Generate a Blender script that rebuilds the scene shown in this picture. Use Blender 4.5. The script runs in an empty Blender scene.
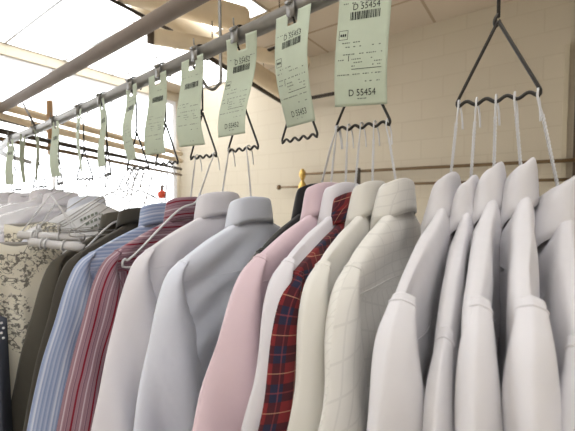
import bpy, bmesh, math, random
from mathutils import Vector, Matrix, noise
random.seed(7)
PI = math.pi
scene = bpy.context.scene
COL = scene.collection

# ------------------------------------------------------------------ camera
F = 350.0; CX, CY = 287.5, 215.5
YAW = math.radians(35.7); PITCH = math.radians(2.5)
EYE = Vector((0, 0, 1.60))
cam_d = bpy.data.cameras.new('camera'); cam = bpy.data.objects.new('camera', cam_d)
COL.objects.link(cam); scene.camera = cam
cam.location = EYE; cam.rotation_euler = (PI/2 - PITCH, 0, YAW)
cam_d.sensor_width = 36; cam_d.lens = F/575*36; cam_d.clip_start = 0.02
cam_d.dof.use_dof = True; cam_d.dof.focus_distance = 0.50; cam_d.dof.aperture_fstop = 9
_R = cam.rotation_euler.to_matrix()
def ray(px, py): return _R @ Vector(((px-CX)/F, (CY-py)/F, -1))
def onY(px, py, Y):
    d = ray(px, py); return EYE + d*(Y/d.y)
def onZ(px, py, dz):
    d = ray(px, py); return EYE + d*(dz/d.z)
def onD(px, py, t): return EYE + ray(px, py)*t

# ------------------------------------------------------------------ object helpers
def link_mesh(name, me, mat=None, parent=None):
    o = bpy.data.objects.new(name, me); COL.objects.link(o)
    if mat is not None:
        me.materials.clear(); me.materials.append(mat)
    if parent is not None: o.parent = parent
    return o
def obj(name, bm, mat=None, parent=None, smooth=True):
    me = bpy.data.meshes.new(name)
    bmesh.ops.recalc_face_normals(bm, faces=bm.faces)
    for f in bm.faces: f.smooth = smooth
    bm.to_mesh(me); bm.free()
    return link_mesh(name, me, mat, parent)
def tag(o, label, cat, group=None):
    o['label'] = label; o['category'] = cat
    if group: o['group'] = group
    return o
def thing(name, label, cat, loc=(0, 0, 0), rotz=0.0, group=None):
    o = bpy.data.objects.new(name, None); COL.objects.link(o)
    o.empty_display_size = 0.03
    o.location = loc; o.rotation_euler = (0, 0, rotz)
    return tag(o, label, cat, group)
def struct(o):
    o['kind'] = 'structure'; return o
def dup(root, loc, rotz, label, group=None):
    r = root.copy(); COL.objects.link(r); r.location = loc; r.rotation_euler = (0, 0, rotz)
    r['label'] = label
    if group: r['group'] = group
    for ch in list(root.children):
        c = ch.copy(); COL.objects.link(c); c.parent = r
        for g in list(ch.children):
            d = g.copy(); COL.objects.link(d); d.parent = c
    return r

# ------------------------------------------------------------------ bmesh helpers
def box(bm, c, s, rot=None):
    M = Matrix.Translation(Vector(c))
    if rot is not None: M = M @ rot.to_4x4()
    M = M @ Matrix.Diagonal((s[0], s[1], s[2], 1))
    return bmesh.ops.create_cube(bm, size=1, matrix=M)['verts']
def bevel_all(bm, w, seg=2):
    bmesh.ops.bevel(bm, geom=list(bm.edges), offset=w, segments=seg, affect='EDGES', profile=0.7)
def frames(pts):
    n = len(pts); T = []
    for i in range(n):
        a = pts[max(i-1, 0)]; b = pts[min(i+1, n-1)]
        T.append((b-a).normalized() if (b-a).length > 1e-9 else Vector((0, 0, 1)))
    up = Vector((0, 0, 1)) if abs(T[0].z) < 0.9 else Vector((1, 0, 0))
    N = (up - T[0]*up.dot(T[0])).normalized(); out = []
    for i in range(n):
        N = (N - T[i]*N.dot(T[i]))
        if N.length < 1e-6: N = T[i].orthogonal()
        N.normalize(); out.append((T[i], N.copy(), T[i].cross(N)))
    return out
def tube(bm, pts, r, seg=8, cap=True, radii=None):
    pts = [Vector(p) for p in pts]; fr = frames(pts); rings = []
    for i, p in enumerate(pts):
        rr = radii[i] if radii else r
        _, N, B = fr[i]
        rings.append([bm.verts.new(p + N*(rr*math.cos(2*PI*k/seg)) + B*(rr*math.sin(2*PI*k/seg))) for k in range(seg)])
    for a, b in zip(rings, rings[1:]):
        for k in range(seg):
            bm.faces.new((a[k], a[(k+1) % seg], b[(k+1) % seg], b[k]))
    if cap:
        bm.faces.new(rings[0]); bm.faces.new(rings[-1])
def twist(bm, a, b, r, rad, turns, seg=6, n=None):
    a = Vector(a); b = Vector(b); d = b-a; T = d.normalized()
    N = T.orthogonal().normalized(); B = T.cross(N); n = n or int(turns*10)+2
    for ph in (0, PI):
        pts = []
        for i in range(n):
            t = i/(n-1); an = ph + 2*PI*turns*t
            pts.append(a + d*t + (N*math.cos(an) + B*math.sin(an))*rad)
        tube(bm, pts, r, seg)
def spline(pts, n=8):
    pts = [Vector(p) for p in pts]; out = []
    P = [pts[0]] + pts + [pts[-1]]
    for i in range(1, len(P)-2):
        p0, p1, p2, p3 = P[i-1:i+3]
        for k in range(n):
            t = k/n
            out.append(0.5*((2*p1) + (p2-p0)*t + (2*p0-5*p1+4*p2-p3)*t*t + (3*p1-p0-3*p2+p3)*t**3))
    out.append(pts[-1]); return out
def interp(tab, z):
    # tab: rows sorted by descending first column
    if z >= tab[0][0]: return tab[0][1:]
    for a, b in zip(tab, tab[1:]):
        if z >= b[0]:
            t = (a[0]-z)/(a[0]-b[0]); 
            return tuple(x+(y-x)*t for x, y in zip(a[1:], b[1:]))
    return tab[-1][1:]
def smooth01(a, b, x):
    t = max(0, min(1, (x-a)/(b-a))); return t*t*(3-2*t)

# ------------------------------------------------------------------ materials
def S(r, g, b):   # sRGB 0-255 -> linear
    f = lambda c: (c/255/12.92) if c/255 <= 0.04045 else ((c/255+0.055)/1.055)**2.4
    return (f(r), f(g), f(b), 1)
class NT:
    def __init__(s, name):
        s.m = bpy.data.materials.new(name); s.m.use_nodes = True
        s.t = s.m.node_tree; s.b = s.t.nodes['Principled BSDF']; s.out = s.t.nodes['Material Output']
    def n(s, typ, **kw):
        nd = s.t.nodes.new(typ)
        for k, v in kw.items():
            if hasattr(nd, k): setattr(nd, k, v)
            else: nd.inputs[k.replace('_', ' ')].default_value = v
        return nd
    def l(s, a, b): s.t.links.new(a, b)
    def math(s, op, a, b=None):
        nd = s.t.nodes.new('ShaderNodeMath'); nd.operation = op
        for i, v in enumerate((a, b)):
            if v is None: continue
            if isinstance(v, (int, float)): nd.inputs[i].default_value = v
            else: s.l(v, nd.inputs[i])
        return nd.outputs[0]
    def mix(s, f, a, b):
        nd = s.t.nodes.new('ShaderNodeMix'); nd.data_type = 'RGBA'
        for sock, v in ((nd.inputs[0], f), (nd.inputs[6], a), (nd.inputs[7], b)):
            if isinstance(v, (int, float, tuple)): sock.default_value = v
            else: s.l(v, sock)
        return nd.outputs[2]
    def base(s, c, rough=0.8, metal=0.0, spec=0.3):
        if isinstance(c, tuple): s.b.inputs['Base Color'].default_value = c
        else: s.l(c, s.b.inputs['Base Color'])
        s.b.inputs['Roughness'].default_value = rough; s.b.inputs['Metallic'].default_value = metal
        s.b.inputs['Specular IOR Level'].default_value = spec
    def bump(s, h, strength=0.3, dist=0.01):
        b = s.n('ShaderNodeBump'); b.inputs['Strength'].default_value = strength; b.inputs['Distance'].default_value = dist
        s.l(h, b.inputs['Height']); s.l(b.outputs[0], s.b.inputs['Normal'])
    def coord(s, kind='Object'):
        return s.n('ShaderNodeTexCoord').outputs[kind]
    def noise(s, vec, scale, detail=3, rough=0.55):
        nd = s.n('ShaderNodeTexNoise'); nd.inputs['Scale'].default_value = scale
        nd.inputs['Detail'].default_value = detail; nd.inputs['Roughness'].default_value = rough
        s.l(vec, nd.inputs['Vector']); return nd.outputs['Fac']

def plain(name, c, rough=0.6, metal=0.0, var=0.08, scale=30, spec=0.3):
    k = NT(name); co = k.coord()
    f = k.noise(co, scale)
    dark = tuple(x*(1-var*2) for x in c[:3])+(1,)
    lite = tuple(min(1, x*(1+var)) for x in c[:3])+(1,)
    k.base(k.mix(f, dark, lite), rough, metal, spec); k.bump(f, 0.08, 0.002)
    return k.m
def uvsep(k):
    uv = k.n('ShaderNodeUVMap'); uv.uv_map = 'UVMap'
    sp = k.n('ShaderNodeSeparateXYZ'); k.l(uv.outputs[0], sp.inputs[0])
    return sp.outputs[0], sp.outputs[1], uv.outputs[0]
def fabric_finish(k, col, rough=0.85, sheen=0.25, trans=0.12, wr=0.25):
    co = k.coord()
    # soft press creases + fine weave
    f1 = k.noise(co, 14, 3); f2 = k.noise(co, 900, 1)
    h = k.math('ADD', k.math('MULTIPLY', f1, 1.0), k.math('MULTIPLY', f2, 0.02))
    k.base(col, rough, 0, 0.2)
    k.b.inputs['Sheen Weight'].default_value = sheen
    k.bump(h, wr, 0.012)
    if trans:
        tr = k.n('ShaderNodeBsdfTranslucent'); mx = k.n('ShaderNodeMixShader')
        mx.inputs[0].default_value = trans
        if isinstance(col, tuple): tr.inputs[0].default_value = col
        else: k.l(col, tr.inputs[0])
        k.l(k.b.outputs[0], mx.inputs[1]); k.l(tr.outputs[0], mx.inputs[2]); k.l(mx.outputs[0], k.out.inputs[0])
    return k.m
def fabric(name, c, **kw):
    return fabric_finish(NT(name), c, **kw)
def band(k, x, period, lo, hi):
    """1 inside [lo,hi] of each period"""
    fr = k.math('FRACT', k.math('DIVIDE', x, period))
    return k.math('MULTIPLY', k.math('GREATER_THAN', fr, lo), k.math('LESS_THAN', fr, hi))
def striped(name, basec, stripes, **kw):
    k = NT(name); u, v, uv = uvsep(k); u = k.math('ADD', u, 5.0)
    c = basec
    for period, lo, hi, colr in stripes: c = k.mix(band(k, u, period, lo, hi), c, colr)
    return fabric_finish(k, c, **kw)
def plaid(name):
    k = NT(name); u, v, uv = uvsep(k); u = k.math('ADD', u, 5.0); v = k.math('ADD', v, 5.0)
    red = S(118, 34, 38); navy = S(36, 38, 62); dark = S(70, 24, 34)
    P = 0.036
    bu = band(k, u, P, 0.0, 0.36); bv = band(k, v, P, 0.0, 0.46)
    c = k.mix(bu, red, dark); c2 = k.mix(bu, dark, navy)
    c = k.mix(bv, c, c2)
    for a in (u, v):
        for off in (0.73,):
            c = k.mix(k.math('MULTIPLY', band(k, a, P, off-.013, off+.013), 0.5), c, S(206, 160, 128))
        c = k.mix(k.math('MULTIPLY', band(k, a, P, .21, .25), 0.35), c, S(160, 70, 70))
    return fabric_finish(k, c, trans=0.05)
def textured_white(name, c):
    k = NT(name); u, v, uv = uvsep(k); u = k.math('ADD', u, 5.0); v = k.math('ADD', v, 5.0)
    f = k.noise(k.coord(), 6, 2)
    uu = k.math('ADD', u, k.math('MULTIPLY', f, 0.012))
    a = band(k, uu, 0.013, 0.0, 0.14); b = band(k, k.math('ADD', v, k.math('MULTIPLY', u, 0.35)), 0.030, 0.0, 0.08)
    m = k.math('MAXIMUM', a, b)
    col = k.mix(k.math('MULTIPLY', m, 0.4), c, tuple(x*0.78 for x in c[:3])+(1,))
    return fabric_finish(k, col)
def floral(name):
    k = NT(name); u, v, uv = uvsep(k)
    cb = k.n('ShaderNodeTexVoronoi'); cb.inputs['Scale'].default_value = 14; k.l(uv, cb.inputs['Vector'])
    near = k.math('LESS_THAN', cb.outputs['Distance'], 0.46)
    n1 = k.noise(uv, 150, 4, 0.7); n2 = k.noise(uv, 60, 2)
    ink = k.math('MULTIPLY', near, k.math('GREATER_THAN', k.math('ADD', n1, k.math('MULTIPLY', n2, .6)), 0.84))
    twig = k.math('MULTIPLY', k.math('LESS_THAN', cb.outputs['Distance'], 0.5),
                  k.math('LESS_THAN', k.math('ABSOLUTE', k.math('SUBTRACT', k.noise(uv, 30, 1), 0.5)), 0.007))
    m = k.math('MAXIMUM', ink, twig)
    c = k.mix(k.math('MULTIPLY', m, 0.8), S(226, 220, 204), S(70, 66, 62))
    return fabric_finish(k, c)

M = {}
M['steel'] = plain('painted rail steel', S(142, 140, 136), 0.45, 0.55, 0.10, 60)
M['black_wire'] = plain('black coated wire', S(46, 43, 40), 0.4, 0.3, 0.10, 80, 0.5)
M['white_wire'] = plain('white coated hanger wire', S(206, 206, 208), 0.35, 0.1, 0.05, 80, 0.5)
M['grey_wire'] = plain('zinc wire', S(168, 166, 164), 0.35, 0.6, 0.08, 80, 0.5)
M['brown_pipe'] = plain('brown grey pipe', S(128, 116, 106), 0.6, 0.0, 0.10, 14)
M['dark_rod'] = plain('dark painted rod', S(62, 54, 46), 0.55, 0.2, 0.10, 40)
M['duct'] = plain('cream duct wrap', S(226, 209, 181), 0.8, 0.0, 0.07, 9)
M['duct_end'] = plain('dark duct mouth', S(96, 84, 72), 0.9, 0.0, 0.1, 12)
M['brass'] = plain('brass', S(205, 172, 100), 0.35, 0.7, 0.08, 40)
M['bronze_pipe'] = plain('tarnished pipe', S(120, 100, 76), 0.45, 0.5, 0.10, 30)
M['wood'] = plain('tan wood', S(186, 150, 110), 0.7, 0, 0.12, 20)
M['door'] = plain('dark brown door paint', S(84, 72, 60), 0.6, 0, 0.06, 8)
M['trim'] = plain('pale trim paint', S(190, 180, 158), 0.6, 0, 0.05, 8)
M['ink'] = plain('printer ink', S(58, 62, 58), 0.9, 0, 0.0)
M['ink_soft'] = plain('faint printer ink', S(120, 128, 118), 0.9, 0, 0.0)
M['red'] = plain('red plastic', S(226, 92, 66), 0.4, 0, 0.05)
M['grey_plastic'] = plain('grey plastic', S(150, 142, 138), 0.45, 0, 0.05)
M['tube_card'] = plain('pale grey hanger tube', S(196, 194, 194), 0.5, 0, 0.05)

k = NT('green ticket paper'); co = k.coord()
c = k.mix(k.noise(co, 40), S(190, 200, 181), S(202, 211, 193)); k.base(c, 0.75, 0, 0.25)
tr = k.n('ShaderNodeBsdfTranslucent'); k.l(c, tr.inputs[0]); mx = k.n('ShaderNodeMixShader'); mx.inputs[0].default_value = 0.22
k.l(k.b.outputs[0], mx.inputs[1]); k.l(tr.outputs[0], mx.inputs[2]); k.l(mx.outputs[0], k.out.inputs[0]); M['paper'] = k.m
k = NT('white cape paper'); k.base(k.mix(k.noise(k.coord(), 30), S(214, 214, 218), S(228, 228, 230)), 0.7); M['cape'] = k.m

k = NT('clear garment film'); co = k.coord()
k.base((0.92, 0.92, 0.93, 1), 0.22, 0, 0.5); k.bump(k.noise(co, 18, 4, 0.6), 0.6, 0.02)
tp = k.n('ShaderNodeBsdfTransparent'); mx = k.n('ShaderNodeMixShader'); mx.inputs[0].default_value = 0.30
k.l(tp.outputs[0], mx.inputs[1]); k.l(k.b.outputs[0], mx.inputs[2]); k.l(mx.outputs[0], k.out.inputs[0]); M['film'] = k.m

k = NT('window glass'); tp = k.n('ShaderNodeBsdfTransparent'); gl = k.n('ShaderNodeBsdfGlossy'); gl.inputs['Roughness'].default_value = 0.02
fr = k.n('ShaderNodeFresnel'); mx = k.n('ShaderNodeMixShader'); k.l(fr.outputs[0], mx.inputs[0]); k.l(tp.outputs[0], mx.inputs[1]); k.l(gl.outputs[0], mx.inputs[2])
k.l(mx.outputs[0], k.out.inputs[0]); M['glass'] = k.m

def wallmat(name, axis):
    k = NT(name); co = k.coord(); sp = k.n('ShaderNodeSeparateXYZ'); k.l(co, sp.inputs[0])
    cb = k.n('ShaderNodeCombineXYZ'); k.l(sp.outputs[axis], cb.inputs[0]); k.l(sp.outputs[2], cb.inputs[1])
    br = k.n('ShaderNodeTexBrick'); br.inputs['Scale'].default_value = 1.0; br.inputs['Mortar Size'].default_value = 0.006
    br.inputs['Mortar Smooth'].default_value = 0.5; br.inputs['Brick Width'].default_value = 0.406; br.inputs['Row Height'].default_value = 0.203
    br.inputs['Bias'].default_value = 0
    br.inputs['Color1'].default_value = S(194, 184, 165); br.inputs['Color2'].default_value = S(196, 186, 167); br.inputs['Mortar'].default_value = S(189, 178, 158)
    k.l(cb.outputs[0], br.inputs['Vector'])
    k.base(br.outputs['Color'], 0.6, 0, 0.3)
    n = k.noise(co, 60, 3)
    h = k.math('SUBTRACT', k.math('MULTIPLY', n, 0.12), br.outputs['Fac']); k.bump(h, 0.25, 0.006)
    return k.m
M['wall_x'] = wallmat('cream painted block wall', 0); M['wall_y'] = wallmat('cream painted block wall side', 1)
k = NT('ceiling tiles'); co = k.coord(); br = k.n('ShaderNodeTexBrick'); br.offset = 0
mp = k.n('ShaderNodeMapping'); mp.inputs['Location'].default_value = (0.90, -3.25, 0); k.l(co, mp.inputs['Vector'])
br.inputs['Scale'].default_value = 1; br.inputs['Mortar Size'].default_value = 0.014; br.inputs['Mortar Smooth'].default_value = 0.1
br.inputs['Brick Width'].default_value = 1.22; br.inputs['Row Height'].default_value = 0.61
br.inputs['Color1'].default_value = S(196, 182, 163); br.inputs['Color2'].default_value = S(193, 179, 160); br.inputs['Mortar'].default_value = S(160, 142, 120)
k.l(mp.outputs[0], br.inputs['Vector']); n = k.noise(co, 45, 4, 0.7)
k.base(k.mix(k.math('MULTIPLY', n, 0.25), br.outputs['Color'], S(190, 174, 154)), 0.9, 0, 0.1)
k.bump(k.math('ADD', k.math('MULTIPLY', n, 0.3), br.outputs['Fac']), 0.4, 0.01); M['ceiling'] = k.m
k = NT('floor vinyl'); k.base(k.mix(k.noise(k.coord(), 4), S(196, 190, 180), S(210, 205, 196)), 0.5); M['floor'] = k.m
k = NT('lamp diffuser'); k.base((0.9, 0.9, 0.9, 1)); k.b.inputs['Emission Color'].default_value = (.97, .985, 1.0, 1); k.b.inputs['Emission Strength'].default_value = 4.3; M['lamp'] = k.m

# ------------------------------------------------------------------ room shell
ZC = 1.60 + 1.79; YB = 3.80; XL = -4.97; XR = 2.6; YF = -2.4
bm = bmesh.new(); box(bm, ((XL+XR)/2, YB+.05, ZC/2), (XR-XL+.4, .1, ZC)); struct(obj('wall_back', bm, M['wall_x'], smooth=False))
bm = bmesh.new(); box(bm, ((XL+XR)/2, (YF+YB)/2, -.05), (XR-XL+.4, YB-YF+.4, .1)); struct(obj('floor', bm, M['floor'], smooth=False))
bm = bmesh.new(); box(bm, ((XL+XR)/2, (YF+YB)/2, ZC+.05), (XR-XL+.4, YB-YF+.4, .1)); struct(obj('ceiling', bm, M['ceiling'], smooth=False))
WY0, WY1, WZ0, WZ1 = -1.8, 3.74, 0.5, 3.25
bm = bmesh.new()
xl = XL-.06
box(bm, (xl, (YF+YB)/2, WZ0/2), (.12, YB-YF, WZ0)); box(bm, (xl, (YF+YB)/2, (WZ1+ZC)/2), (.12, YB-YF, ZC-WZ1))
box(bm, (xl, (YF+WY0)/2, (WZ0+WZ1)/2), (.12, WY0-YF, WZ1-WZ0)); box(bm, (xl, (YB+WY1)/2, (WZ0+WZ1)/2), (.12, YB-WY1, WZ1-WZ0))
struct(obj('wall_left', bm, M['wall_y'], smooth=False))
w = bpy.data.objects.new('window_1', None); COL.objects.link(w); struct(w); w.location = (xl, (WY0+WY1)/2, WZ0)
bm = bmesh.new(); hw = (WY1-WY0)/2; hh = WZ1-WZ0
for y in (-hw+.025, hw-.025): box(bm, (0, y, hh/2), (.06, .05, hh))
for z in (.025, hh-.025): box(bm, (0, 0, z), (.06, hw*2-.1, .05))
for y in (-hw/3, hw/3): box(bm, (0, y, hh/2), (.05, .035, hh-.1))
struct(obj('window_frame', bm, M['cape'], w, False))
bm = bmesh.new(); box(bm, (0, 0, hh/2), (.006, hw*2-.1, hh-.1)); struct(obj('window_pane', bm, M['glass'], w, False))

bm = bmesh.new(); box(bm, (XR+.05, (YF+YB)/2, ZC/2), (.1, YB-YF+.2, ZC)); struct(obj('wall_right', bm, M['wall_y'], smooth=False))
bm = bmesh.new(); box(bm, ((XL+XR)/2, YF-.05, ZC/2), (XR-XL+.2, .1, ZC)); struct(obj('wall_front', bm, M['wall_x'], smooth=False))
# dark doorway at the right end of the back wall
dp = onY(570, 100, YB); dx = dp.x
d = bpy.data.objects.new('door_1', None); COL.objects.link(d); struct(d); d.location = (dx+.55, YB-.02, 0)
bm = bmesh.new(); box(bm, (0, 0, 1.6), (.92, .035, 3.2)); bevel_all(bm, .004); struct(obj('door_panel', bm, M['door'], d, False))
bm = bmesh.new(); box(bm, (-.49, -.012, 1.6), (.06, .05, 3.24)); box(bm, (.49, -.012, 1.6), (.06, .05, 3.24)); bevel_all(bm, .004)
struct(obj('door_frame', bm, M['door'], d, False))
bm = bmesh.new()
hz = onY(571, 82, YB).z
for z in (hz, .9):
    tube(bm, [(-.455, -.045, z-.06), (-.455, -.045, z+.06)], .016, 10)
struct(obj('door_hinge', bm, M['dark_rod'], d))
bm = bmesh.new(); box(bm, (dx-.03, YB-.012, 1.45), (.035, .024, 2.9)); bevel_all(bm, .003); struct(obj('trim_1', bm, M['trim'], None, False))

# ------------------------------------------------------------------ ceiling panels, partly added for their light
def ceiling_or_fill_light(loc, label, w=1.216, h=.606):
    t = thing('ceiling_or_fill_light', label, 'ceiling light', loc, 0, 'fluorescent panels in the ceiling')
    bm = bmesh.new()
    for sx in (-1, 1): box(bm, (sx*(w/2-.006), 0, -.006), (.012, h, .012))
    for sy in (-1, 1): box(bm, (0, sy*(h/2-.006), -.006), (w-.024, .012, .012))
    obj('light_frame', bm, M['white_wire'], t, False)
    bm = bmesh.new(); box(bm, (0, 0, -.008), (w-.024, h-.024, .006)); obj('diffuser', bm, M['lamp'], t, False)
    return t
spots = [(x, y) for x in (-2.73, -3.95) for y in (2.945, 2.335, 1.725, 1.115, .505, -.105) if not (x > -3 and (y < 1 or y > 2.5))] + [(-0.29, -.105), (-0.29, -1.3), (-1.51, -1.3), (.93, -1.3), (.93, -.105), (.93, -1.9), (-.29, -1.9), (2.0, -1.3)]  # panels over the camera side are added fill lamps, out of frame
l0 = None
for x, y in spots:
    lab = 'white fluorescent ceiling panel glowing in the overexposed left of the tiled ceiling' if x < -3 else 'white fluorescent style ceiling panel added for extra light'
    if l0 is None: l0 = ceiling_or_fill_light((x, y, ZC), lab)
    else: dup(l0, (x, y, ZC), 0, lab)

edge = 'narrow white glowing panel added beside the big window to whiten the ceiling corner'
e0 = ceiling_or_fill_light((-4.76, 2.945, ZC), edge, .40, .606)  # added glow that whitens the tiles between the panels and the window
for y in (2.335, 1.725, 1.115, .505): dup(e0, (-4.76, y, ZC), 0, edge)
back = 'white glowing panel added against the back wall to whiten the overexposed left ceiling'
ceiling_or_fill_light((-3.95, 3.52, ZC), back, 1.216, .53)  # added glow so the ceiling stays white up to the back wall
world = bpy.data.worlds.new('daylight'); scene.world = world; world.use_nodes = True
world.node_tree.nodes['Background'].inputs[0].default_value = (.96, 0.98, 1.0, 1)
world.node_tree.nodes['Background'].inputs[1].default_value = 5.5

# ------------------------------------------------------------------ rail
RAIL = [(0.75, .455, 1.962), (0.25, .46, 1.935), (-.03, .465, 1.918), (-.31, .47, 1.902), (-.70, .478, 1.883), (-1.05, .487, 1.866), (-1.40, .497, 1.851), (-1.75, .505, 1.842), (-2.2, .60, 1.838), (-2.6, .85, 1.838)]
RP = spline(RAIL, 10)
def rail_at(x):
    for a, b in zip(RP, RP[1:]):
        if (a.x-x)*(b.x-x) <= 0:
            t = (x-a.x)/(b.x-a.x); return a + (b-a)*t
    return RP[0]
def proj(p):
    q = _R.inverted() @ (Vector(p)-EYE); return CX - q.x/q.z*F, CY + q.y/q.z*F
def rail_x(px):
    lo, hi = -2.0, .4
    for _ in range(40):
        m_ = (lo+hi)/2
        if proj(rail_at(m_))[0] < px: lo = m_
        else: hi = m_
    return lo
RR = 0.0135
rt = thing('conveyor_rail', 'grey steel garment rail running from upper right to far left above the shirts', 'rail', RP[10])
o0 = Vector(RP[10]); bm = bmesh.new(); tube(bm, [p-o0 for p in RP], RR, 16); obj('rail_pipe', bm, M['steel'], rt)
for px in (120, 85, 250, 283, 160):
    pass
# ceiling hanger hook holding the rail
hp = rail_at(rail_x(191))
ht = thing('rail_support_hook', 'grey metal rod from the ceiling ending in a J hook under the rail', 'hook', hp + Vector((0, .03, 0)))
bm = bmesh.new()
ztop = ZC - hp.z
pts = spline([(0.0, .05, ztop), (0, .05, .3), (0.002, .05, .06), (0.004, .048, -.02), (.0, .045, -.032), (-.010, .04, -.042), (-.022, .034, -.038), (-.029, .026, -.024), (-.029, .012, -.010), (-.028, -.002, .0)], 8)
tube(bm, pts, .0035, 10); obj('hook_rod', bm, M['steel'], ht)
bm = bmesh.new(); tube(bm, [(0, .05, ztop-.012), (0, .05, ztop)], .025, 16); obj('ceiling_plate', bm, M['steel'], ht)

# ------------------------------------------------------------------ overhead pipes and ducts
def pipe(name, a, b, r, mat, label, cat, seg=16, mouth=False):
    a = Vector(a); b = Vector(b)
    t = thing(name, label, cat, a)
    bm = bmesh.new(); n = 12
    pts = [(b-a)*(i/n) for i in range(n+1)]
    tube(bm, pts, r, seg); obj(name.split('_')[-1] + '_body', bm, mat, t)
    return t
p = pipe('ceiling_pipe', onY(-30, 126, .62), onY(330, -80, .66), .023, M['brown_pipe'], 'long brown grey pipe running diagonally across the upper left below the ceiling', 'pipe')
bm = bmesh.new(); q0 = onY(23, 99, .62) - p.location
tube(bm, [q0 + Vector((0, -.0, -.02)), Vector(rail_at(-1.46)) + Vector((0, .0, .012)) - p.location], .004, 8); obj('drop_rod', bm, M['dark_rod'], p)
def duct(a, b, r, label, nearcap=False):
    a = Vector(a); b = Vector(b); d = (b-a)
    t = thing('ceiling_duct', label, 'duct', a)
    bm = bmesh.new(); n = 10
    pts = [d*(i/n) for i in range(n+1)] + [d + d.normalized()*r*.25, d + d.normalized()*r*.42]
    rad = [r]*(n+1) + [r*.86, r*.5]
    tube(bm, pts, r, 24, True, rad); obj('duct_body', bm, M['duct'], t)
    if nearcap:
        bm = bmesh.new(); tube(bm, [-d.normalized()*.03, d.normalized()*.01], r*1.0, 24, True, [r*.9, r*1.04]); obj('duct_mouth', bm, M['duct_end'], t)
    for f in (.35, .8):
        c = d*f; bm = bmesh.new()
        tube(bm, [c + Vector((0, 0, r*.9)), Vector((c.x, c.y, ZC-a.z))], .004, 6)
        obj('duct_strap', bm, M['dark_rod'], t)
    return t
duct(onZ(118, -14, 1.30), onZ(243, 20, 1.30), .088, 'short cream duct with rounded end, uppermost behind the rail')
duct(onZ(152, 36, 1.05), onZ(306, 63, 1.05), .052, 'cream duct with dark open left end just above the rail', True)
duct(onZ(140, 0, 1.58), onZ(282, 90, 1.46), .115, 'long thick cream duct running back to the wall, between the two shorter ducts')
def rod(px1, px2, Yz, r, label, mode='Z', mat='dark_rod'):
    f = onZ if mode == 'Z' else onY
    return pipe('ceiling_rod', f(px1[0], px1[1], Yz), f(px2[0], px2[1], Yz), r, M[mat], label, 'rod', 8)
rod((95, -9), (172, 31), 1.2, .012, 'dark thin rod crossing the upper left corner behind the brown pipe')
rod((207, 56), (283, 103), 1.20, .022, 'dark rod running back to the wall under the thick cream duct')
rod((283, 103.5), (352, 90), 3.62, .022, 'dark rod along the back wall behind the tickets', 'Y')
rod((238, 62), (300, 38), 2.0, .011, 'dark thin rod just behind the rail between the second and third tickets', 'Y')

# far conveyor rail and cream tubes across the left
FA, FB = Vector((-1.72, .42, 1.85)), onD(181, 171, 3.4)
FA = onD(-12, 129, 1.30)
def far_pipe(pa, pb, ta, tb, r, mat, name, label, cat):
    return pipe(name, onD(pa[0], pa[1], ta), onD(pb[0], pb[1], tb), r, mat, label, cat, 12)
far_pipe((-14, 128), (181, 169), 1.5, 3.4, .013, M['dark_rod'], 'far_rail', 'dark far conveyor rail crossing behind the tickets at left, upper of two', 'rail')
far_pipe((-14, 136), (181, 175), 1.5, 3.4, .011, M['bronze_pipe'], 'far_rail', 'paler lower bar of the far conveyor rail behind the tickets', 'rail')
far_pipe((-20, 100), (181, 154), 1.75, 3.6, .024, M['duct'], 'far_tube', 'upper cream tube crossing the far left behind the tickets', 'tube')
far_pipe((-20, 112), (181, 161), 1.75, 3.6, .024, M['duct'], 'far_tube', 'lower cream tube crossing the far left behind the tickets', 'tube')
far_pipe((-6, 118), (26, 127), 1.6, 1.8, .004, M['dark_rod'], 'far_rod', 'thin dark rod at the left edge under the cream tubes', 'rod')
pa = onD(50, 105, 2.0)
bm = bmesh.new(); box(bm, (0, 0, 0), (.024, .024, .30)); bevel_all(bm, .003); o = obj('wooden_post', bm, M['wood'], None, False)
o.location = onD(50, 128, 1.95); tag(o, 'short tan wooden post standing between the far rails at left', 'post')

# wall garment pipes with brass fittings
def wall_pipe(a, b, r, label, knob=None):
    t = pipe('wall_pipe', a, b, r, M['bronze_pipe'], label, 'pipe', 12)
    if knob:
        bm = bmesh.new(); bmesh.ops.create_uvsphere(bm, u_segments=16, v_segments=10, radius=knob); obj('end_knob', bm, M['bronze_pipe'], t)
    return t
YP = YB - .10
zu = onY(440, 167, YP).z; zl = onY(420, 183.5, YP).z
xa = onY(302, 174, YP).x; xb = onY(588, 160, YP).x
wall_pipe((xa, YP, zu), (xb, YP, zu), .016, 'upper tarnished pipe along the back wall behind the wire hooks')
xa2 = onY(279, 187, YP).x
wall_pipe((xa2, YP+.0, zl), (xb, YP, zl), .014, 'lower tarnished pipe along the back wall ending in a knob at left', .034)
bt = thing('brass_fitting', 'brass double bulb bracket joining the two pipes on the back wall', 'bracket', onY(302.5, 180, YP))
bz = bt.location.z
bm = bmesh.new()
prof = [(-.16, .018), (-.15, .035), (-.11, .052), (-.07, .055), (-.035, .035), (-.02, .022), (0, .020)]
tube(bm, [(0, -.0, z) for z, r in prof], .02, 16, True, [r for z, r in prof]); obj('lower_bulb', bm, M['brass'], bt)
bm = bmesh.new(); prof = [(0, .02), (.03, .034), (.06, .046), (.09, .044), (.125, .026), (.14, .014)]
tube(bm, [(0, -.0, z) for z, r in prof], .02, 16, True, [r for z, r in prof]); obj('upper_bulb', bm, M['brass'], bt)
pm = onY(358, 178, YP-.04)
bm = bmesh.new(); box(bm, (0, 0, -.1), (.045, .03, .42)); bevel_all(bm, .004); o = obj('pipe_post', bm, M['dark_rod'], None, False)
o.location = pm; tag(o, 'dark upright bar fixed across the wall pipes behind the plaid shirt', 'post')
bm = bmesh.new(); box(bm, (0, 0, 0), (.5, .16, .05)); bevel_all(bm, .006); o = obj('wall_ledge', bm, M['trim'], None, False)
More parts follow.
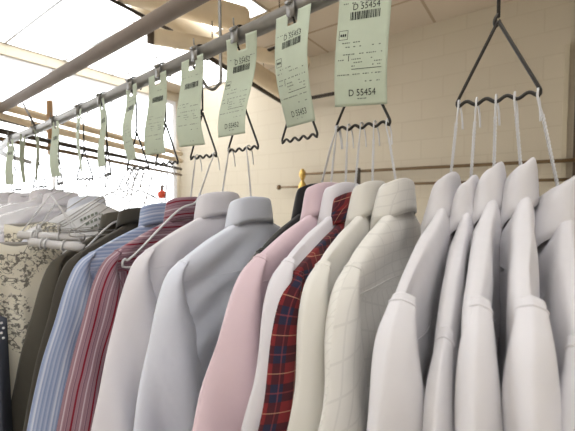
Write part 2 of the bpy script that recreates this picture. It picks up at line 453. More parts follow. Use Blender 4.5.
o.location = onY(590, 190, YB-.25); tag(o, 'pale ledge on the wall at the right edge behind the last shirt', 'shelf')

# ------------------------------------------------------------------ ticket carriers (black triangular multi hangers)
CAR = [rail_x(q) for q in (501, 363, 299, 242, 202, 165, 136, 106, 83, 58, 38, 14)]
BARDZ = -.203   # wavy bar below the rail centre
BW = .0405
def make_carrier(label):
    t = thing('ticket_carrier', label, 'carrier hook', (0, 0, 0), 0, 'black triangular carriers along the rail')
    R = RR + .0022
    bm = bmesh.new()
    loop = [(0, -R*math.cos(a), R*math.sin(a)) for a in [math.radians(x) for x in range(200, -40, -16)]]
    loop = [(0, R*math.cos(math.radians(x)), R*math.sin(math.radians(x))) for x in range(-40, 190, 14)]
    loop += [(0, -R+.001, -.012), (0, -R*.6, -.024), (0, -.001, -.034), (0, 0, -.05), (0, 0, -.112)]
    tube(bm, loop, .0019, 8)
    tube(bm, spline([(.0, -.0, -.108), (-.0028, -.001, -.113), (-.0035, 0, -.118), (-.001, .001, -.122)], 4), .0019, 8)
    obj('hook', bm, M['black_wire'], t)
    bm = bmesh.new()
    pts = spline([(-.001, 0, -.116), (-.004, 0, -.124), (-BW+.004, 0, BARDZ+.012), (-BW, 0, BARDZ+.002), (-BW+.001, 0, BARDZ-.002)], 6); tube(bm, pts, .0019, 8)
    pts = spline([(.001, 0, -.116), (.004, 0, -.124), (BW-.004, 0, BARDZ+.012), (BW, 0, BARDZ+.002), (BW-.001, 0, BARDZ-.002)], 6); tube(bm, pts, .0019, 8)
    obj('triangle_frame', bm, M['black_wire'], t)
    bm = bmesh.new(); pts = []
    for i in range(61):
        u = i/60; pts.append((-BW + 2*BW*u, 0, BARDZ + .0026*math.sin(2*PI*4.0*u - PI/2)))
    tube(bm, pts, .0021, 8); obj('wavy_bar', bm, M['black_wire'], t)
    bm = bmesh.new()
    box(bm, (0, -R-.002, -.006), (.016, .004, .026)); tube(bm, [(0, -R-.003, .010), (.001, -R-.005, .022)], .0014, 6); bevel_all(bm, .0006, 1) if False else None
    tube(bm, [(-.008, -R-.005, .004), (.008, -R-.005, .004)], .003, 8)
    obj('ticket_clip', bm, M['steel'], t)
    return t
car_labels = ['rightmost black triangular carrier with five wires and no ticket in view',
 'black triangular carrier below the ticket reading D 55454',
 'empty black triangular carrier with no wires, below the ticket left of the D 55454 one',
 'black triangular carrier above the big white shirt collars',
 'black triangular carrier above the burgundy striped shirt',
 'black triangular carrier above the blue striped shirt',
 'black triangular carrier holding a bunch of white wires left of the red plastic piece',
 'black triangular carrier fifth from the left end of the rail', 'black triangular carrier fourth from the left end of the rail',
 'black triangular carrier third from the left end of the rail', 'black triangular carrier second from the left end of the rail',
 'leftmost black triangular carrier at the far end of the rail']
carriers = []; rot = [0, .02, -.22, -.10, -.05, .0, .1, -.3, .1, -.2, .15, .1]
for i, x in enumerate(CAR):
    if i == 0: c = make_carrier(car_labels[0]); c.location = rail_at(x)
    else: c = dup(carriers[0], rail_at(x), rot[i], car_labels[i])
    carriers.append(c)
def notch(ci, f):   # f in -1..1 along the bar
    c = carriers[ci]; return Vector(c.location) + Matrix.Rotation(rot[ci], 3, 'Z') @ Vector((f*BW*.97, 0, BARDZ))

# ------------------------------------------------------------------ tickets
TW, TL = .069, .172
def make_ticket(label, x, number=None, yaw=0.0, tw=0.0, sway=(0, 0), curl=(.01, 1.2, 0), lean=0.0, detail=2, off=.018, drop=-.012):
    lo, hi = -2.2, .4
    for _ in range(40):
        mid = (lo+hi)/2
        if proj(rail_at(mid) + Vector((0, -off, drop)))[0] < x: lo = mid
        else: hi = mid
    base = rail_at(lo) + Vector((0, -off, drop))
    t = thing('paper_ticket', label, 'ticket', base, 0, 'green paper tickets along the rail')
    def bend(u, v, e=0.0):
        q = v/TL
        a = yaw + tw*q
        ph = curl[1]*2*PI*q + curl[2]
        y0 = curl[0]*(math.sin(ph) - math.sin(curl[2])) + lean*v
        sx = sway[0]*math.sin(PI*q) + sway[1]*q*q
        X, Y = u, -e
        return Vector((X*math.cos(a) - Y*math.sin(a) + sx, X*math.sin(a) + Y*math.cos(a) + y0, -v))
    bm = bmesh.new(); NU, NV = 14, 40
    grid = [[bm.verts.new(bend(-TW/2 + TW*i/NU, TL*j/NV)) for i in range(NU+1)] for j in range(NV+1)]
    for j in range(NV):
        for i in range(NU):
            if j < 5 and 5 <= i < 9: continue            # the slot between the two prongs
            bm.faces.new((grid[j][i], grid[j][i+1], grid[j+1][i+1], grid[j+1][i]))
    bmesh.ops.delete(bm, geom=[v for v in bm.verts if not v.link_faces], context='VERTS')
    o = obj('ticket_paper', bm, M['paper'], t); s = o.modifiers.new('thickness', 'SOLIDIFY'); s.thickness = .0003; s.offset = 0
    E = .0006
    def rects(name, lst, mat):
        bm = bmesh.new()
        for (u0, v0, u1, v1) in lst:
            n = max(1, int(abs(u1-u0)/.006)); 
            for i in range(n):
                a = u0 + (u1-u0)*i/n; b = u0 + (u1-u0)*(i+1)/n
                bm.faces.new([bm.verts.new(bend(a, v0, E)), bm.verts.new(bend(b, v0, E)), bm.verts.new(bend(b, v1, E)), bm.verts.new(bend(a, v1, E))])
        return obj(name, bm, mat, o)
    def text(name, s, u, v, size, mat):
        cu = bpy.data.curves.new('t', 'FONT'); cu.body = s; cu.size = size; cu.resolution_u = 3; cu.align_x = 'LEFT'
        to = bpy.data.objects.new('t', cu); COL.objects.link(to)
        dg = bpy.context.evaluated_depsgraph_get(); me = bpy.data.meshes.new_from_object(to.evaluated_get(dg))
        bpy.data.objects.remove(to); bpy.data.curves.remove(cu)
        for vt in me.vertices: vt.co = bend(u + vt.co.x*.82, v - vt.co.y, E)
        return link_mesh(name, me, mat, o)
    r = random.Random(int(x))
    # bar code under the top number
    bars = []; u = -.018
    v0 = .046
    while u < .021:
        wd = r.choice([.0007, .0012, .0018]); bars.append((u, v0, u+wd, v0+.011)); u += wd + r.choice([.0006, .0011])
    rects('barcode', bars, M['ink'])
    if number:
        text('printed_number', number, -.0155, v0-.0025, .0125, M['ink'])
        text('printed_number', number, -.016, TL-.013, .0125, M['ink'])
    if detail >= 1:
        lines = []
        for (v, a, b, dn) in [(.033, -.030, .030, .5), (.087, -.026, .0, .6), (.093, -.030, .027, .45), (.103, -.031, .030, .6), (.110, -.030, -.022, .7), (.110, -.012, .0, .7), (.110, .013, .027, .7),
                              (.1145, -.012, .002, .7), (.1145, .015, .027, .7), (.119, -.012, -.004, .7), (.119, .015, .027, .7), (.130, -.031, .027, .75), (.140, .006, .025, .6), (TL-.010, -.004, .008, .7)]:
            u = a
            while u < b:
                wd = r.uniform(.001, .003)
                if r.random() < dn: lines.append((u, v, min(u+wd, b), v+.0014))
                u += wd + .0008
        rects('printed_lines', lines, M['ink_soft'])
    if detail >= 2:
        a, b, c_, d_ = -.031, .070, -.019, .083; w_ = .0006
        rects('printed_logo', [(a, b, c_, b+w_), (a, d_-w_, c_, d_), (a, b, a+w_, d_), (c_-w_, b, c_, d_)] +
              [(a+.002+i*.0028, b+.005, a+.004+i*.0028, b+.0085) for i in range(3)] + [(-.012, .1235, .027, .1242), (-.0165, .105, -.0157, .113)], M['ink'])
    return t
make_ticket('large pale green ticket printed D 55454, nearest the camera', 366, 'D 55454', yaw=.30, tw=.08, sway=(-.002, -.004), curl=(.004, .8, 1), drop=-.009)
make_ticket('pale green ticket second from the right, tilted, in front of the ceiling duct', 293, 'D 55453', yaw=-.08, tw=-.22, sway=(.002, .010), curl=(.010, .7, 2.4), lean=.05)
make_ticket('pale green ticket third from the right, bent to the left', 241, 'D 55452', yaw=.04, tw=-.1, sway=(-.010, -.012), curl=(.010, .8, 0), lean=-.02)
make_ticket('pale green ticket fourth from the right, above the burgundy striped shirt', 192, None, yaw=-.05, tw=.15, sway=(-.008, .006), curl=(.006, .8, .6), detail=1)
make_ticket('pale green ticket fifth from the right, above the blue striped shirt', 157, None, yaw=-.05, tw=.1, sway=(-.008, -.006), curl=(.005, .9, 0), detail=1)
make_ticket('pale green ticket sixth from the right with a wavy curl', 131, None, yaw=-.2, tw=-.05, sway=(-.004, -.002), curl=(.006, 1.0, .8), detail=1)
make_ticket('narrow looking ticket turned edge on, seventh from the right', 101, None, yaw=-.30, tw=.1, sway=(.0, .004), curl=(.005, .9, 0), detail=0)
make_ticket('narrow green ticket just right of the wooden post, eighth from the right', 79, None, yaw=-.25, tw=-.1, sway=(.004, .004), curl=(.004, .9, 2), detail=0)
make_ticket('green ticket over the wooden post, fourth from the left', 55, None, yaw=-.1, tw=.1, sway=(.0, .012), curl=(.005, .8, 1), detail=0)
make_ticket('thin looking green ticket turned edge on, third from the left', 36, None, yaw=-.5, tw=.1, sway=(.0, .004), curl=(.004, .8, 0), detail=0)
make_ticket('green ticket second from the left end of the rail', 23, None, yaw=-.55, tw=.1, curl=(.003, .8, 2), detail=0)
make_ticket('leftmost green ticket at the far end of the rail', 10, None, yaw=.0, tw=.1, curl=(.004, .8, 1), detail=0)

# ------------------------------------------------------------------ garments
def wave(s, z, ph):
    return (math.sin(2*PI*(s*6.5 + z*.5) + ph) + .6*math.sin(2*PI*(s*11 - z*.8) + 1.7*ph + 1) +
            1.1*noise.noise(Vector((s*9, z*3.5, ph*.4))) +
            1.3*(.35 - abs(noise.noise(Vector((s*13 + z*2.2, z*1.6 + 7, ph*.7))))))
def uv_loft(bm, rings, uvs, closed=True, flipuv=False):
    """rings: list of lists of Vector; uvs same shape (+1 column when closed)"""
    lay = bm.loops.layers.uv.new('UVMap') if not bm.loops.layers.uv else bm.loops.layers.uv[0]
    V = [[bm.verts.new(p) for p in r] for r in rings]
    n = len(V[0]); m = n if closed else n-1
    for j in range(len(V)-1):
        for k_ in range(m):
            k2 = (k_+1) % n
            try: f = bm.faces.new((V[j][k_], V[j][k2], V[j+1][k2], V[j+1][k_]))
            except ValueError: continue
            cs = [(j, k_), (j, k_+1), (j+1, k_+1), (j+1, k_)]
            for lp, (a, b) in zip(f.loops, cs): lp[lay].uv = uvs[a][b]
    return V
def body_bm(P, ph, seed):
    k_ = P.get('k', 1.0); W = P.get('w', 1.0); fb = P.get('front', .028); bk = P.get('back', .014); sl = P.get('slope', 1.0); fold = P.get('fold', 1.0)
    tab = [(-.024, .036, .6, .9), (-.040, .045, .8, 1.0), (-.047, .053, .85, 1.0), (-.056, .074, .9, 1.0), (-.069, .103, .95, 1.0), (-.084, .134, 1, 1.0), (-.096, .156, 1, 1.0),
           (-.105, .168, 1, 1.0), (-.118, .170, 1, 1.05), (-.15, .168, 1, 1.1), (-.22, .172, 1, 1.2), (-.40, .185, 1.1, 1.4), (-.74, .21, 1.2, 1.7)]
    zs = [-.024, -.030, -.036, -.041, -.045, -.049, -.053, -.058, -.063, -.068, -.074, -.080, -.086, -.091, -.096, -.101, -.107, -.114, -.122, -.131, -.14]
    z = -.15
    while z > -.745: zs.append(z); z -= .0155
    N = 96; rings = []; uvs = []
    for z in zs:
        w, df, db = interp(tab, z); w *= 1 + (W-1)*smooth01(.05, .11, w); nk = smooth01(-.036, -.064, z); cbn = P.get('cb', .010)*.95
        ring = []; uv = []
        for i in range(N+1):
            th = 2*PI*i/N; c, s_ = math.cos(th), math.sin(th)
            ss = w*math.copysign(abs(c)**.75, c); d = (bk*db if s_ > 0 else fb*df); tn = P.get('thin', .75); tn += (1-tn)*(1 - smooth01(.02, .088, abs(ss))); d *= tn + (1-tn)*smooth01(-.09*sl, -.30*sl, z); d = cbn + (d-cbn)*nk
            n = d*math.copysign(abs(s_)**(.50 + .35*smooth01(.09, .16, w)*smooth01(-.09, -.16, z)), s_)
            zz = z
            if z > -.118 and sl != 1: zz = -.045 + (z+.045)*sl if z < -.045 else z
            elif sl != 1: zz = z - .073*(sl-1)
            A = .0100*fold*smooth01(-.10, -.40, z)*(1 - .3*abs(c)) * (1.0 if s_ > 0 else .7)
            n += A*wave(ss, z, ph)
            # soft drag folds radiating from neck and shoulder
            m = smooth01(-.05, -.085, z)*(1 - smooth01(-.20, -.42, z))
            if s_ > .05: n += .0028*fold*m*math.sin(2*PI*((abs(ss)*.9 + z*1.3)*8 + .8*noise.noise(Vector((ss*6, z*6, seed)))) + seed)*min(1, s_*2)
            n += .003*fold*m*noise.noise(Vector((ss*16, z*16, seed*3.1)))
            if s_ < 0 and z > -.09: zz -= .020*(-s_)*(1 - smooth01(.058, .12, abs(ss)+.02))
            ring.append(Vector((n, ss, zz)))
            uv.append((zz, ss) if zz > -.125*sl else (ss, zz))
        rings.append(ring[:N]); uvs.append(uv)
    bm = bmesh.new(); uv_loft(bm, rings, uvs); return bm
OUTER = [(-.148, -.0895), (-.160, -.0970), (-.172, -.1055), (-.184, -.122), (-.197, -.153), (-.211, -.20), (-.243, -.31), (-.268, -.46), (-.272, -.66)]
INNER = [(-.145, -.096), (-.151, -.106), (-.154, -.118), (-.152, -.134), (-.144, -.160), (-.127, -.205), (-.100, -.31), (-.122, -.46), (-.172, -.66)]
THICK = [.55, .72, .90, 1.05, 1.2, 1.32, 1.5, 1.45, 1.2]
def sleeve_surface(P, side, ph, seed):
    W = P.get('w', 1.0); sl = P.get('slope', 1.0); th = P.get('sleeve', .018); out = P.get('out', 1.0); sz = -.073*(sl-1); fold = P.get('fold', 1.0)
    def shp(p):
        z = p[1]; z2 = -.045 + (z+.045)*sl if z > -.118 else z+sz
        return Vector((W*p[0] - .35*(out-1)*max(0, -z-.11), z2, 0))
    O = spline([shp(p) for p in OUTER], 8); I = spline([shp(p) for p in INNER], 8); TK = spline([Vector((x, 0, 0)) for x in THICK], 8)
    def f(j, ang):
        o, i_, tk = O[j], I[j], TK[j].x*th
        c, s_ = math.cos(ang), math.sin(ang)
        e = .6*c + .4*(1 - 2*(ang % PI)/PI)*(1 if ang % (2*PI) < PI else -1)
        q = (o+i_)/2 + (o-i_)/2*e
        n = tk*math.copysign(max(0, 1-abs(e)**2.1)**.85, s_) if abs(s_) > 1e-6 else 0
        n += .010*fold*smooth01(-.12, -.35, q.y)*noise.noise(Vector((seed*1.7, q.y*5, side)))
        g = 1.25*smooth01(-.10+sz, -.30, q.y)
        n += fold*g*.0060*wave(q.x*1.25 + q.y*.25 + (5 if side > 0 else 0), q.y*.5, ph+2)*(1-.5*c*c)
        n += fold*.0020*noise.noise(Vector((q.x*22, q.y*9, seed+side)))
        n += .0009*fold*math.sin(q.y*420+seed)*math.exp(-((e+.85)/.18)**2)*smooth01(-.11, -.14, q.y)   # gathers at the seam
        return Vector((n, (q.x if side < 0 else -q.x), q.y))
    return f, len(O), (O, I)
def sleeve_bm(P, side, ph, seed):
    f, m, (O, I) = sleeve_surface(P, side, ph, seed)
    N = 44; rings = []; uvs = []; L = 0
    for j in range(m):
        if j: L += ((O[j]+I[j])/2 - (O[j-1]+I[j-1])/2).length
        ring = []; uv = []; per = 0; prev = None
        for i in range(N+1):
            v = f(j, 2*PI*i/N)
            if prev is not None: per += (v-prev).length
            prev = v; ring.append(v); uv.append((per, L))
        rings.append(ring[:N]); uvs.append(uv)
    bm = bmesh.new(); V = uv_loft(bm, rings, uvs); bm.faces.new(V[0]); return bm
def seam_bm(P, side, ph, seed):
    f, m, _ = sleeve_surface(P, side, ph, seed); bm = bmesh.new(); pts = []
    for sg in (1, -1):
        seq = []
        for k_ in range(40):
            t = k_/39; j = int(round(4 + max(0, t-.22)/.78*41)); ang = PI*.88*min(1, t/.22)
            seq.append(f(j, sg*ang))
        pts = seq[::-1] if sg == 1 else pts + seq[1:]
    tube(bm, pts, .0011, 6); return bm
def collar_bm(P, seed):
    a = P.get('ca', .047); b = P.get('cb', .010); H = P.get('ch', .043); pt = P.get('point', .034); fl = P.get('flare', 1.0); tilt = P.get('tilt', .016)
    prof = [(-.0035, -.042), (-.0035, -.026), (-.0030, -.012), (-.0022, -.004), (-.0006, -.0006), (.0010, 0.0), (.0024, -.0012), (.0036, -.0045), (.0046, -.012), (.0054, -.55), (.0062, -.8), (.0068, -1.0)]
    N = 80; lim = math.radians(166); rings = []; uvs = []
    for j, (ro, zp) in enumerate(prof):
        ring = []; uv = []; per = 0; prev = None
        for i in range(N+1):
            th = -lim + 2*lim*i/N; c, s_ = math.cos(th), math.sin(th)      # c=1 at the back
            L = H + pt*smooth01(math.radians(75), lim, abs(th))
            n = b*math.copysign(abs(c)**.8, c); s = a*math.copysign(abs(s_)**.8, s_)
            nr = Vector((c/b, s_/a, 0)).normalized()
            fr = (1-c)/2
            z = zp if zp > -.05 else zp*L
            q = max(0, min(1, -z/.045)) if j > 5 else 0
            off = ro*.8 + (.0030*fl*q*(.4+fr)) if j > 5 else ro
            p = Vector((n, s, 0)) + nr*off
            p.x -= .004*fr + .008*fl*q*fr*fr
            p.z = z - tilt*fr + .0012*noise.noise(Vector((s*20, n*20, seed)))
            p += nr*.0012*noise.noise(Vector((s*30, z*30, seed*2)))
            if prev is not None: per += (p-prev).length
            prev = p; ring.append(p); uv.append((z + (0 if j < 5 else .003*0), per))
        rings.append(ring); uvs.append(uv)
    bm = bmesh.new(); uv_loft(bm, rings, uvs, closed=False); return bm
def garment(name, label, cat, x, ytop, mat, P=None, yaw=0.0, Y=None, px=None, lean=0.0, seed=0, group='pressed shirts on the rail'):
    P = P or {}
    Yc = Y if Y is not None else rail_at(max(-1.7, x)).y
    if px is not None:
        loc = onY(px, ytop, Yc)
    else:
        loc = Vector((x, Yc, ytop))
    t = thing(name, label, cat, loc, yaw, group); t.rotation_euler = (0, lean, yaw)
    ph = loc.x*6 + P.get('ph', 0)
    bd = obj('body', body_bm(P, ph, seed), mat, t)
    if cat == 'shirt':
        bm = bmesh.new(); row = 18*96
        tube(bm, [bd.data.vertices[row+i].co + Vector((.0001, 0, 0)) for i in range(3, 46)], .0005, 5); obj('yoke_seam', bm, mat, bd)
    for side in (-1, 1):
        sv = obj('sleeve', sleeve_bm(P, side, ph, seed), mat, t); obj('armhole_seam', seam_bm(P, side, ph, seed), mat, sv)
    o = obj('collar', collar_bm(P, seed), mat, t); s = o.modifiers.new('thickness', 'SOLIDIFY'); s.thickness = .0011; s.offset = 0
    return t

WHITE = S(216, 212, 214)
M['w_lav'] = fabric('white shirt cotton', S(224, 221, 227))
M['w_blue'] = fabric('bluish white shirt cotton', S(224, 228, 240))
M['w_pinkish'] = fabric('white shirt cotton warm grey', S(217, 214, 217))
M['w_cream'] = fabric('cream white shirt cotton', S(224, 221, 214))
M['w_tex'] = textured_white('cream white dobby cotton', S(226, 223, 217))
M['pink'] = fabric('pink shirt cotton', S(219, 196, 204))
M['black'] = fabric('black cloth', S(30, 28, 30), trans=0)
M['olive'] = fabric('dark olive suiting', S(84, 80, 72), trans=0, rough=.95)
M['brownblack'] = fabric('brown black suiting', S(66, 62, 56), trans=0, rough=.95)
M['plaid'] = plaid('red and navy plaid cotton')
M['blue'] = striped('blue striped cotton', S(156, 170, 202), [(.007, 0, .3, S(182, 192, 216)), (.007, .5, .65, S(134, 150, 190)), (.028, .8, .9, S(206, 212, 228))])
M['burg'] = striped('burgundy striped cotton', S(150, 118, 130), [(.0065, 0, .4, S(172, 146, 156)), (.013, .55, .68, S(122, 86, 102)), (.026, .0, .11, S(128, 28, 48)), (.026, .5, .56, S(200, 184, 192))])
M['floral'] = floral('cream cloth with dark sprigs')
M['denim'] = plain('grey blue denim', S(78, 82, 92), 0.9, 0, 0.12, 60)

RG = {'front': .028, 'back': .012, 'cb': .007, 'ca': .042, 'sleeve': .0125, 'slope': 1.42, 'w': 1.24, 'out': .45, 'thin': .52, 'tilt': .020, 'ch': .046, 'point': .04}
sh = []
def shirt(label, px, ytop, mat, P, yaw, ci, f, seed, name='dress_shirt', cat='shirt', Y=None, group='pressed shirts on the rail', lean=0.0, wire=True):
    t = garment(name, label, cat, 0, ytop, mat, P, yaw, Y=Y if Y else .468, px=px, seed=seed, group=group, lean=lean)
    sh.append((t, ci, f, label)); return t
R_ = math.radians
shirt('first white shirt from the left in the group of five at right', 449, 173, M['w_pinkish'], dict(RG, sleeve=.017), R_(1), 0, -.98, 11)
shirt('white shirt second from the left in the right hand group, narrow and lower', 470, 176, M['w_pinkish'], dict(RG, cb=.006, back=.012, front=.026, sleeve=.010, slope=1.8), R_(4), 0, -.5, 12)
shirt('white shirt in the middle of the right hand group of five', 494, 163, M['w_pinkish'], dict(RG, slope=1.5), R_(3.2), 0, .0, 13)
shirt('white shirt second from the right edge with the tallest collar', 523, 159, M['w_pinkish'], dict(RG, cb=.008, slope=1.45, sleeve=.014), R_(4.2), 0, .45, 14)
shirt('rightmost white shirt with its open collar at the right edge', 562, 176, M['w_pinkish'], dict(RG, cb=.010, slope=1.45, sleeve=.015, flare=1.6), R_(2), 0, .98, 15)
MG = {'front': .018, 'back': .010, 'cb': .009, 'sleeve': .014}
shirt('black shirt, only a dark sliver showing left of the pink shirt', 317, 184, M['black'], dict(MG, w=.97), R_(1), 1, -1.0, 21, Y=.50)
shirt('pale pink dress shirt between the black shirt and a white one', 329, 183, M['pink'], dict(MG, out=1.35, sleeve=.017), R_(-4), 1, -.95, 22)
shirt('lavender white dress shirt between the pink shirt and the plaid one', 345, 183, M['w_lav'], dict(MG, out=.9), R_(1.5), 1, -.5, 23)
shirt('red and navy plaid shirt hanging among the white shirts', 353, 192, M['plaid'], dict(MG, ch=.035, out=.8), R_(1), 1, .0, 24)
shirt('plain cream white dress shirt just right of the plaid shirt', 372, 181, M['w_cream'], dict(MG, out=.75), R_(3), 1, .5, 25)
shirt('cream white shirt with a woven grid texture, left of the right hand group', 399, 179, M['w_tex'], dict(MG, back=.014, cb=.011, out=.9), R_(1.5), 1, .95, 26)
LG = {'front': .022, 'back': .013, 'cb': .011, 'sleeve': .016}
shirt('large bluish white shirt with wide folded collar, nearest in the left centre', 252, 197, M['w_blue'], dict(LG, back=.015, out=.85), R_(0), 3, .4, 31)
shirt('white shirt directly behind the large bluish white shirt', 220, 192, M['w_lav'], dict(LG), R_(0), 3, -.9, 32)
shirt('burgundy and pink striped shirt left of the large white shirts', 189, 197, M['burg'], dict(LG), R_(-1), 4, -.5, 33)
shirt('light blue striped shirt between the dark jackets and the burgundy striped shirt', 164, 203, M['blue'], dict(LG), R_(-5), 5, .3, 34)
JG = {'front': .03, 'back': .014, 'cb': .014, 'sleeve': .018, 'ch': .032, 'point': .05, 'fold': .5, 'w': .95}
shirt('brown black suit jacket, right of the two dark jackets', 140, 207, M['brownblack'], dict(JG), R_(4), 5, -.9, 35, 'suit_jacket', 'jacket', group='dark jackets on the rail')
shirt('dark olive suit jacket, left of the two dark jackets', 122, 211, M['olive'], dict(JG), R_(4), 6, -.5, 36, 'suit_jacket', 'jacket', group='dark jackets on the rail')

# hangers carrying the garments
def hanger(label, top, neck, mat, arms=True, yaw=0.0, drop=.085, half=.165, bar=False, tip=.028, group='white wire hangers', wire_r=.0011):
    t = thing('wire_hanger', label, 'hanger', top, 0, group)
    n = Vector(neck) - Vector(top)
    bm = bmesh.new()
    # hook over the bar, tip hanging behind it, stem twisted towards the neck
    hk = spline([(0.003, .010, -tip), (.002, .0085, -tip*.4), (.0, .0065, .001), (0, .002, .0052), (0, -.004, .003), Vector((0, -.005, -.006)), n*.22 + Vector((0, -.003, 0))], 7)
    hr = min(wire_r, .0011)
    tube(bm, hk, hr, 6)
    twist(bm, n*.2 + Vector((0, -.003, 0)), n*.94, hr*.8, hr*.95, max(4, n.length*90), 5)
    obj('hook', bm, mat, t)
    if arms:
        bm = bmesh.new(); Rz = Matrix.Rotation(yaw, 3, 'Z')
        def L(s, z): return n + Rz @ Vector((0, s, z))
        for sg in (-1, 1):
            pts = [n*.94, L(sg*.010, -.014), L(sg*.05, -.030), L(sg*half*.9, -drop), L(sg*half, -drop-.004), L(sg*(half+.004), -drop-.011), L(sg*half, -drop-.018)]
            if bar: pts += [L(sg*half*.8, -drop-.020), L(0, -drop-.020)]
            tube(bm, spline(pts, 5), wire_r*1.0, 6)
        obj('shoulder_arms', bm, mat, t)
    return t
HL = ['first shirt of the right hand white group', 'second shirt of the right hand white group', 'third shirt of the right hand white group', 'fourth shirt of the right hand white group', 'last shirt at the right edge',
 'black shirt behind the pink one', 'pale pink shirt', 'lavender white shirt beside the pink one', 'red and navy plaid shirt', 'plain cream shirt right of the plaid one', 'grid textured cream shirt',
 'large bluish white shirt', 'white shirt behind the large bluish white one', 'burgundy striped shirt', 'light blue striped shirt', 'brown black jacket', 'dark olive jacket']
for (t, ci, f, lab), hl in zip(sh, HL):
    top = notch(ci, f); loc = Vector(t.location)
    short = {'suit_jacket': 'jacket'}.get(t.name.split('.')[0], 'shirt')
    tgt = loc + Vector((0, 0, -.028))
    hanger('white twisted wire hanger in the ' + hl, top, tgt, M["white_wire"], True, t.rotation_euler.z, .082, .14)

# ------------------------------------------------------------------ loose hangers
def loose(label, ci, f, px, py, Y, mat, yaw=0, half=.16, drop=.09, r=.0013, group='empty wire hangers'):
    return hanger(label, notch(ci, f), onY(px, py, Y), mat, True, yaw, drop, half, True, .028, group, r)
loose('white wire hanger lying over the burgundy striped shirt', 4, .9, 199, 196, .47, M['white_wire'], R_(-6), .150, .105, .0021)
loose('white wire hanger with its bent end showing over the dark olive jacket', 6, .0, 128, 212, .47, M['white_wire'], R_(6), .115, .075, .0024)
loose('empty wire hanger, first of the bunch left of the red plastic piece', 6, .8, 140, 186, .48, M['grey_wire'], R_(4))
loose('empty wire hanger, second of the bunch left of the red plastic piece', 6, .3, 133, 184, .48, M['grey_wire'], R_(-3))
loose('empty wire hanger, third of the bunch left of the red plastic piece', 6, -.3, 126, 183, .48, M['grey_wire'], R_(6))
loose('empty wire hanger, fourth of the bunch left of the red plastic piece', 6, -.8, 119, 186, .48, M['grey_wire'], R_(0))
loose('empty wire hanger just left of the bunch, above the paper cape', 7, .3, 105, 186, .485, M['grey_wire'], R_(2))

# ------------------------------------------------------------------ bagged garments at the far left
BG = {'front': .035, 'back': .022, 'cb': .02, 'sleeve': .026, 'slope': 1.0, 'fold': 1.5}
far = [(88, 196, 'w_blue', 'white shirt under a printed paper cape at far left', 8, .3), (62, 192, 'w_lav', 'white shirt in clear film, left of the caped shirt', 9, .5),
       (48, 189, 'w_lav', 'white shirt in clear film with the highest peak at far left', 9, -.4), (26, 193, 'w_lav', 'white shirt in clear film, second from the left edge', 10, .2),
       (6, 192, 'w_lav', 'white shirt in clear film, cut by the left edge', 11, .2)]
for i, (px, py, m, lab, ci, f) in enumerate(far):
    t = garment('dress_shirt', lab, 'shirt', 0, py, M[m], dict(BG), R_(3), Y=.49, px=px, seed=50+i, group='wrapped shirts at the far left')
    top = notch(ci, f)
    hanger('thin wire hanger in the ' + lab.replace('in clear film, ', '').replace('in clear film with', 'with'), top, Vector(t.location)+Vector((0, 0, -.02)), M["grey_wire"], True, 0, .082, .14, group='hangers of the wrapped shirts')
    if i in (1, 2, 3, 4):
        tb = thing('garment_bag', 'clear plastic film bag over the ' + lab.replace(' in clear film', ''), 'garment bag', t.location, R_(3), 'clear film bags')
        Pb = dict(BG, front=.048, back=.036, w=1.10, fold=2.2)
        rings = body_bm(Pb, 3+i, 70+i)
        for v in rings.verts:
            v.co.y *= 1.12 if abs(v.co.y) > .07 else 1.0
            v.co.z += .012
            v.co += Vector((1, 0, .3))*.012*noise.noise(v.co*22 + Vector((i, 0, 0)))
        obj('film', rings, M['film'], tb)
    if i == 0:
        # folded paper cape over the shoulders, printed
        tc = thing('paper_cape', 'white paper shoulder cape with faint dark print at far left', 'paper cape', t.location, R_(3))
        bm = bmesh.new()
        def capept(s, dn):
            q = abs(s)/.17; x0 = .030 + .035*dn; z0 = -.012 - .075*q - .115*dn
            return Vector((x0 + .004*math.sin(s*25+dn*3), s, z0))
        G = [[bm.verts.new(capept(-.17 + .34*a/20, b/8)) for a in range(21)] for b in range(9)]
        for b in range(8):
            for a in range(20): bm.faces.new((G[b][a], G[b][a+1], G[b+1][a+1], G[b+1][a]))
        o = obj('cape_sheet', bm, M['cape'], tc); sd = o.modifiers.new('thickness', 'SOLIDIFY'); sd.thickness = .0008
        bm = bmesh.new(); r = random.Random(3)
        for row in range(3):
            s = -.045 + row*.01
            while s < .045:
                wd = r.uniform(.004, .010)
                q = [capept(s, .30+row*.14), capept(s+wd, .30+row*.14), capept(s+wd, .36+row*.14), capept(s, .36+row*.14)]
                bm.faces.new([bm.verts.new(p + Vector((.0022, 0, .0022))) for p in q]); s += wd + .003
        obj('cape_print', bm, M['ink_soft'], tc)

# floral garment on tube hangers, far left
def cloth(name, pts_top, H, mat, label, cat, depth=.03, waves=3, seed=0, flare=1.15):
    """pleated closed hanging cloth between two top points"""
    a, b = Vector(pts_top[0]), Vector(pts_top[1]); mid = (a+b)/2; d = (b-a)/2
    T = d.normalized(); Nn = Vector((-T.y, T.x, 0)); W = d.length
    t = thing(name, label, cat, mid)
    N = 72; rings = []; uvs = []
    for j in range(36):
        v = j/35; w = W*(1 + (flare-1)*v); dp = depth*(.35 + .65*smooth01(0, .3, v)); ring = []; uv = []
        for i in range(N+1):
            th = 2*PI*i/N; c, s_ = math.cos(th), math.sin(th)
            u = w*math.copysign(abs(c)**.8, c); n = dp*math.copysign(abs(s_)**.8, s_) + .014*smooth01(0, .5, v)*math.sin(waves*PI*c + seed + v)
            ring.append(T*u + Nn*n + Vector((0, 0, -H*v + .004*math.sin(5*c)))); uv.append((u + (.5 if s_ < 0 else 0), -H*v))
        rings.append(ring[:N]); uvs.append(uv)
    bm = bmesh.new(); V = uv_loft(bm, rings, uvs); bm.faces.new(V[0])
    obj('cloth', bm, mat, t); return t
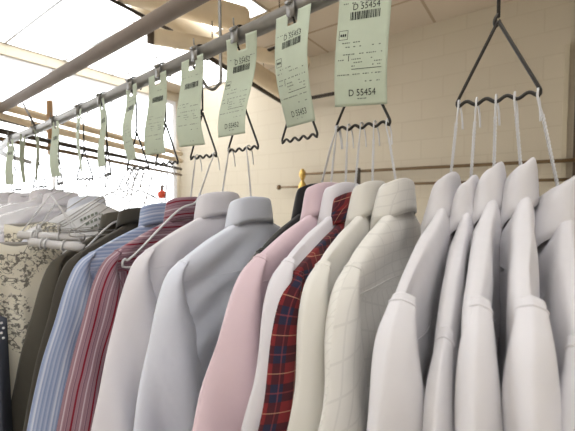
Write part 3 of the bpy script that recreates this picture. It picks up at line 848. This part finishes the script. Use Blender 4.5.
fa = onD(-10, 244, .70); fb = onD(62, 244, .80)
cloth('floral_garment', (fa, fb), .75, M['floral'], 'cream garment with dark floral sprigs hanging at the far left', 'garment', .03, 3, .5)
fa2 = onD(4, 226, .86); fb2 = onD(60, 222, .92)
cloth('floral_garment', (fa2, fb2), .6, M['floral'], 'second cream floral garment showing above the grey hanger tubes', 'garment', .03, 2, 2.0)
dn = cloth('denim_garment', (onD(-40, 318, .62), onD(7, 316, .66)), .5, M['denim'], 'dark grey blue garment with white dots at the lower left edge', 'garment', .03, 2, 1)
bm = bmesh.new()
for i in range(4):
    p = onD(1.5 + (i % 2)*2, 323 + i*5, .60) - dn.location
    bmesh.ops.create_uvsphere(bm, u_segments=10, v_segments=6, radius=.0022, matrix=Matrix.Translation(p))
obj('bead_trim', bm, M['white_wire'], dn)
def tube_hanger(a, b, label, r, ci, f):
    a, b = Vector(a), Vector(b)
    t = thing('tube_hanger', label, 'hanger', a, 0, 'grey tube hangers')
    bm = bmesh.new(); tube(bm, [(b-a)*(i/6) for i in range(7)], r, 14); obj('tube', bm, M['tube_card'], t)
    bm = bmesh.new(); d = b-a; T = d.normalized(); fr_ = frames([Vector((0, 0, 0)), d])[0]
    for q in (.22, .30, .62):
        c = d*q
        tube(bm, [c + (fr_[1]*math.cos(x) + fr_[2]*math.sin(x))*(r+.002) for x in [2*PI*i/16 for i in range(17)]], .0018, 6, False)
    obj('wire_ring', bm, M['white_wire'], t)
    bm = bmesh.new(); top = notch(ci, f) - a
    for q in (.05, .95): tube(bm, spline([d*q + Vector((0, 0, r)), d*.5 + Vector((0, 0, .09))], 4), .0012, 6)
    tube(bm, spline([d*.5 + Vector((0, 0, .09)), (d*.5 + Vector((0, 0, .09)))*.3 + top*.7, top, top + Vector((0, .008, -.012))], 6), .0012, 6)
    obj('hook', bm, M['white_wire'], t)
    return t
tube_hanger(onD(19, 235, .74), onD(84, 238, .76), 'upper pale grey tube hanger left of the olive jacket', .0085, 7, -.5)
tube_hanger(onD(30, 242, .71), onD(84, 248, .73), 'lower pale grey tube hanger left of the olive jacket', .0085, 7, -.9)

# little red plastic piece hanging from the far rail
rp = onD(162, 194, 2.7)
t = thing('red_clip', 'small red plastic piece with grey neck hanging beyond the blue shirt', 'clip', rp)
bm = bmesh.new(); prof = [(-.035, .012), (-.03, .028), (-.01, .034), (.012, .032), (.024, .02), (.03, .012)]
tube(bm, [(0, 0, z) for z, r in prof], .02, 16, True, [r for z, r in prof]); obj('clip_body', bm, M['red'], t)
bm = bmesh.new(); tube(bm, [(0, 0, .03), (0, 0, .05), (.004, 0, .052), (.004, 0, .068)], .01, 10, True, [.011, .012, .017, .014]); obj('neck', bm, M['grey_plastic'], t)
bm = bmesh.new(); tube(bm, [(.004, 0, .066), (.004, 0, .20)], .002, 6); obj('wire', bm, M['grey_wire'], t)

# ------------------------------------------------------------------ view
vs = scene.view_settings
scene.display_settings.display_device = 'sRGB'
vs.view_transform = 'Standard'; vs.look = 'None'; vs.gamma = 1.0; vs.use_curve_mapping = False
vs.exposure = -0.08
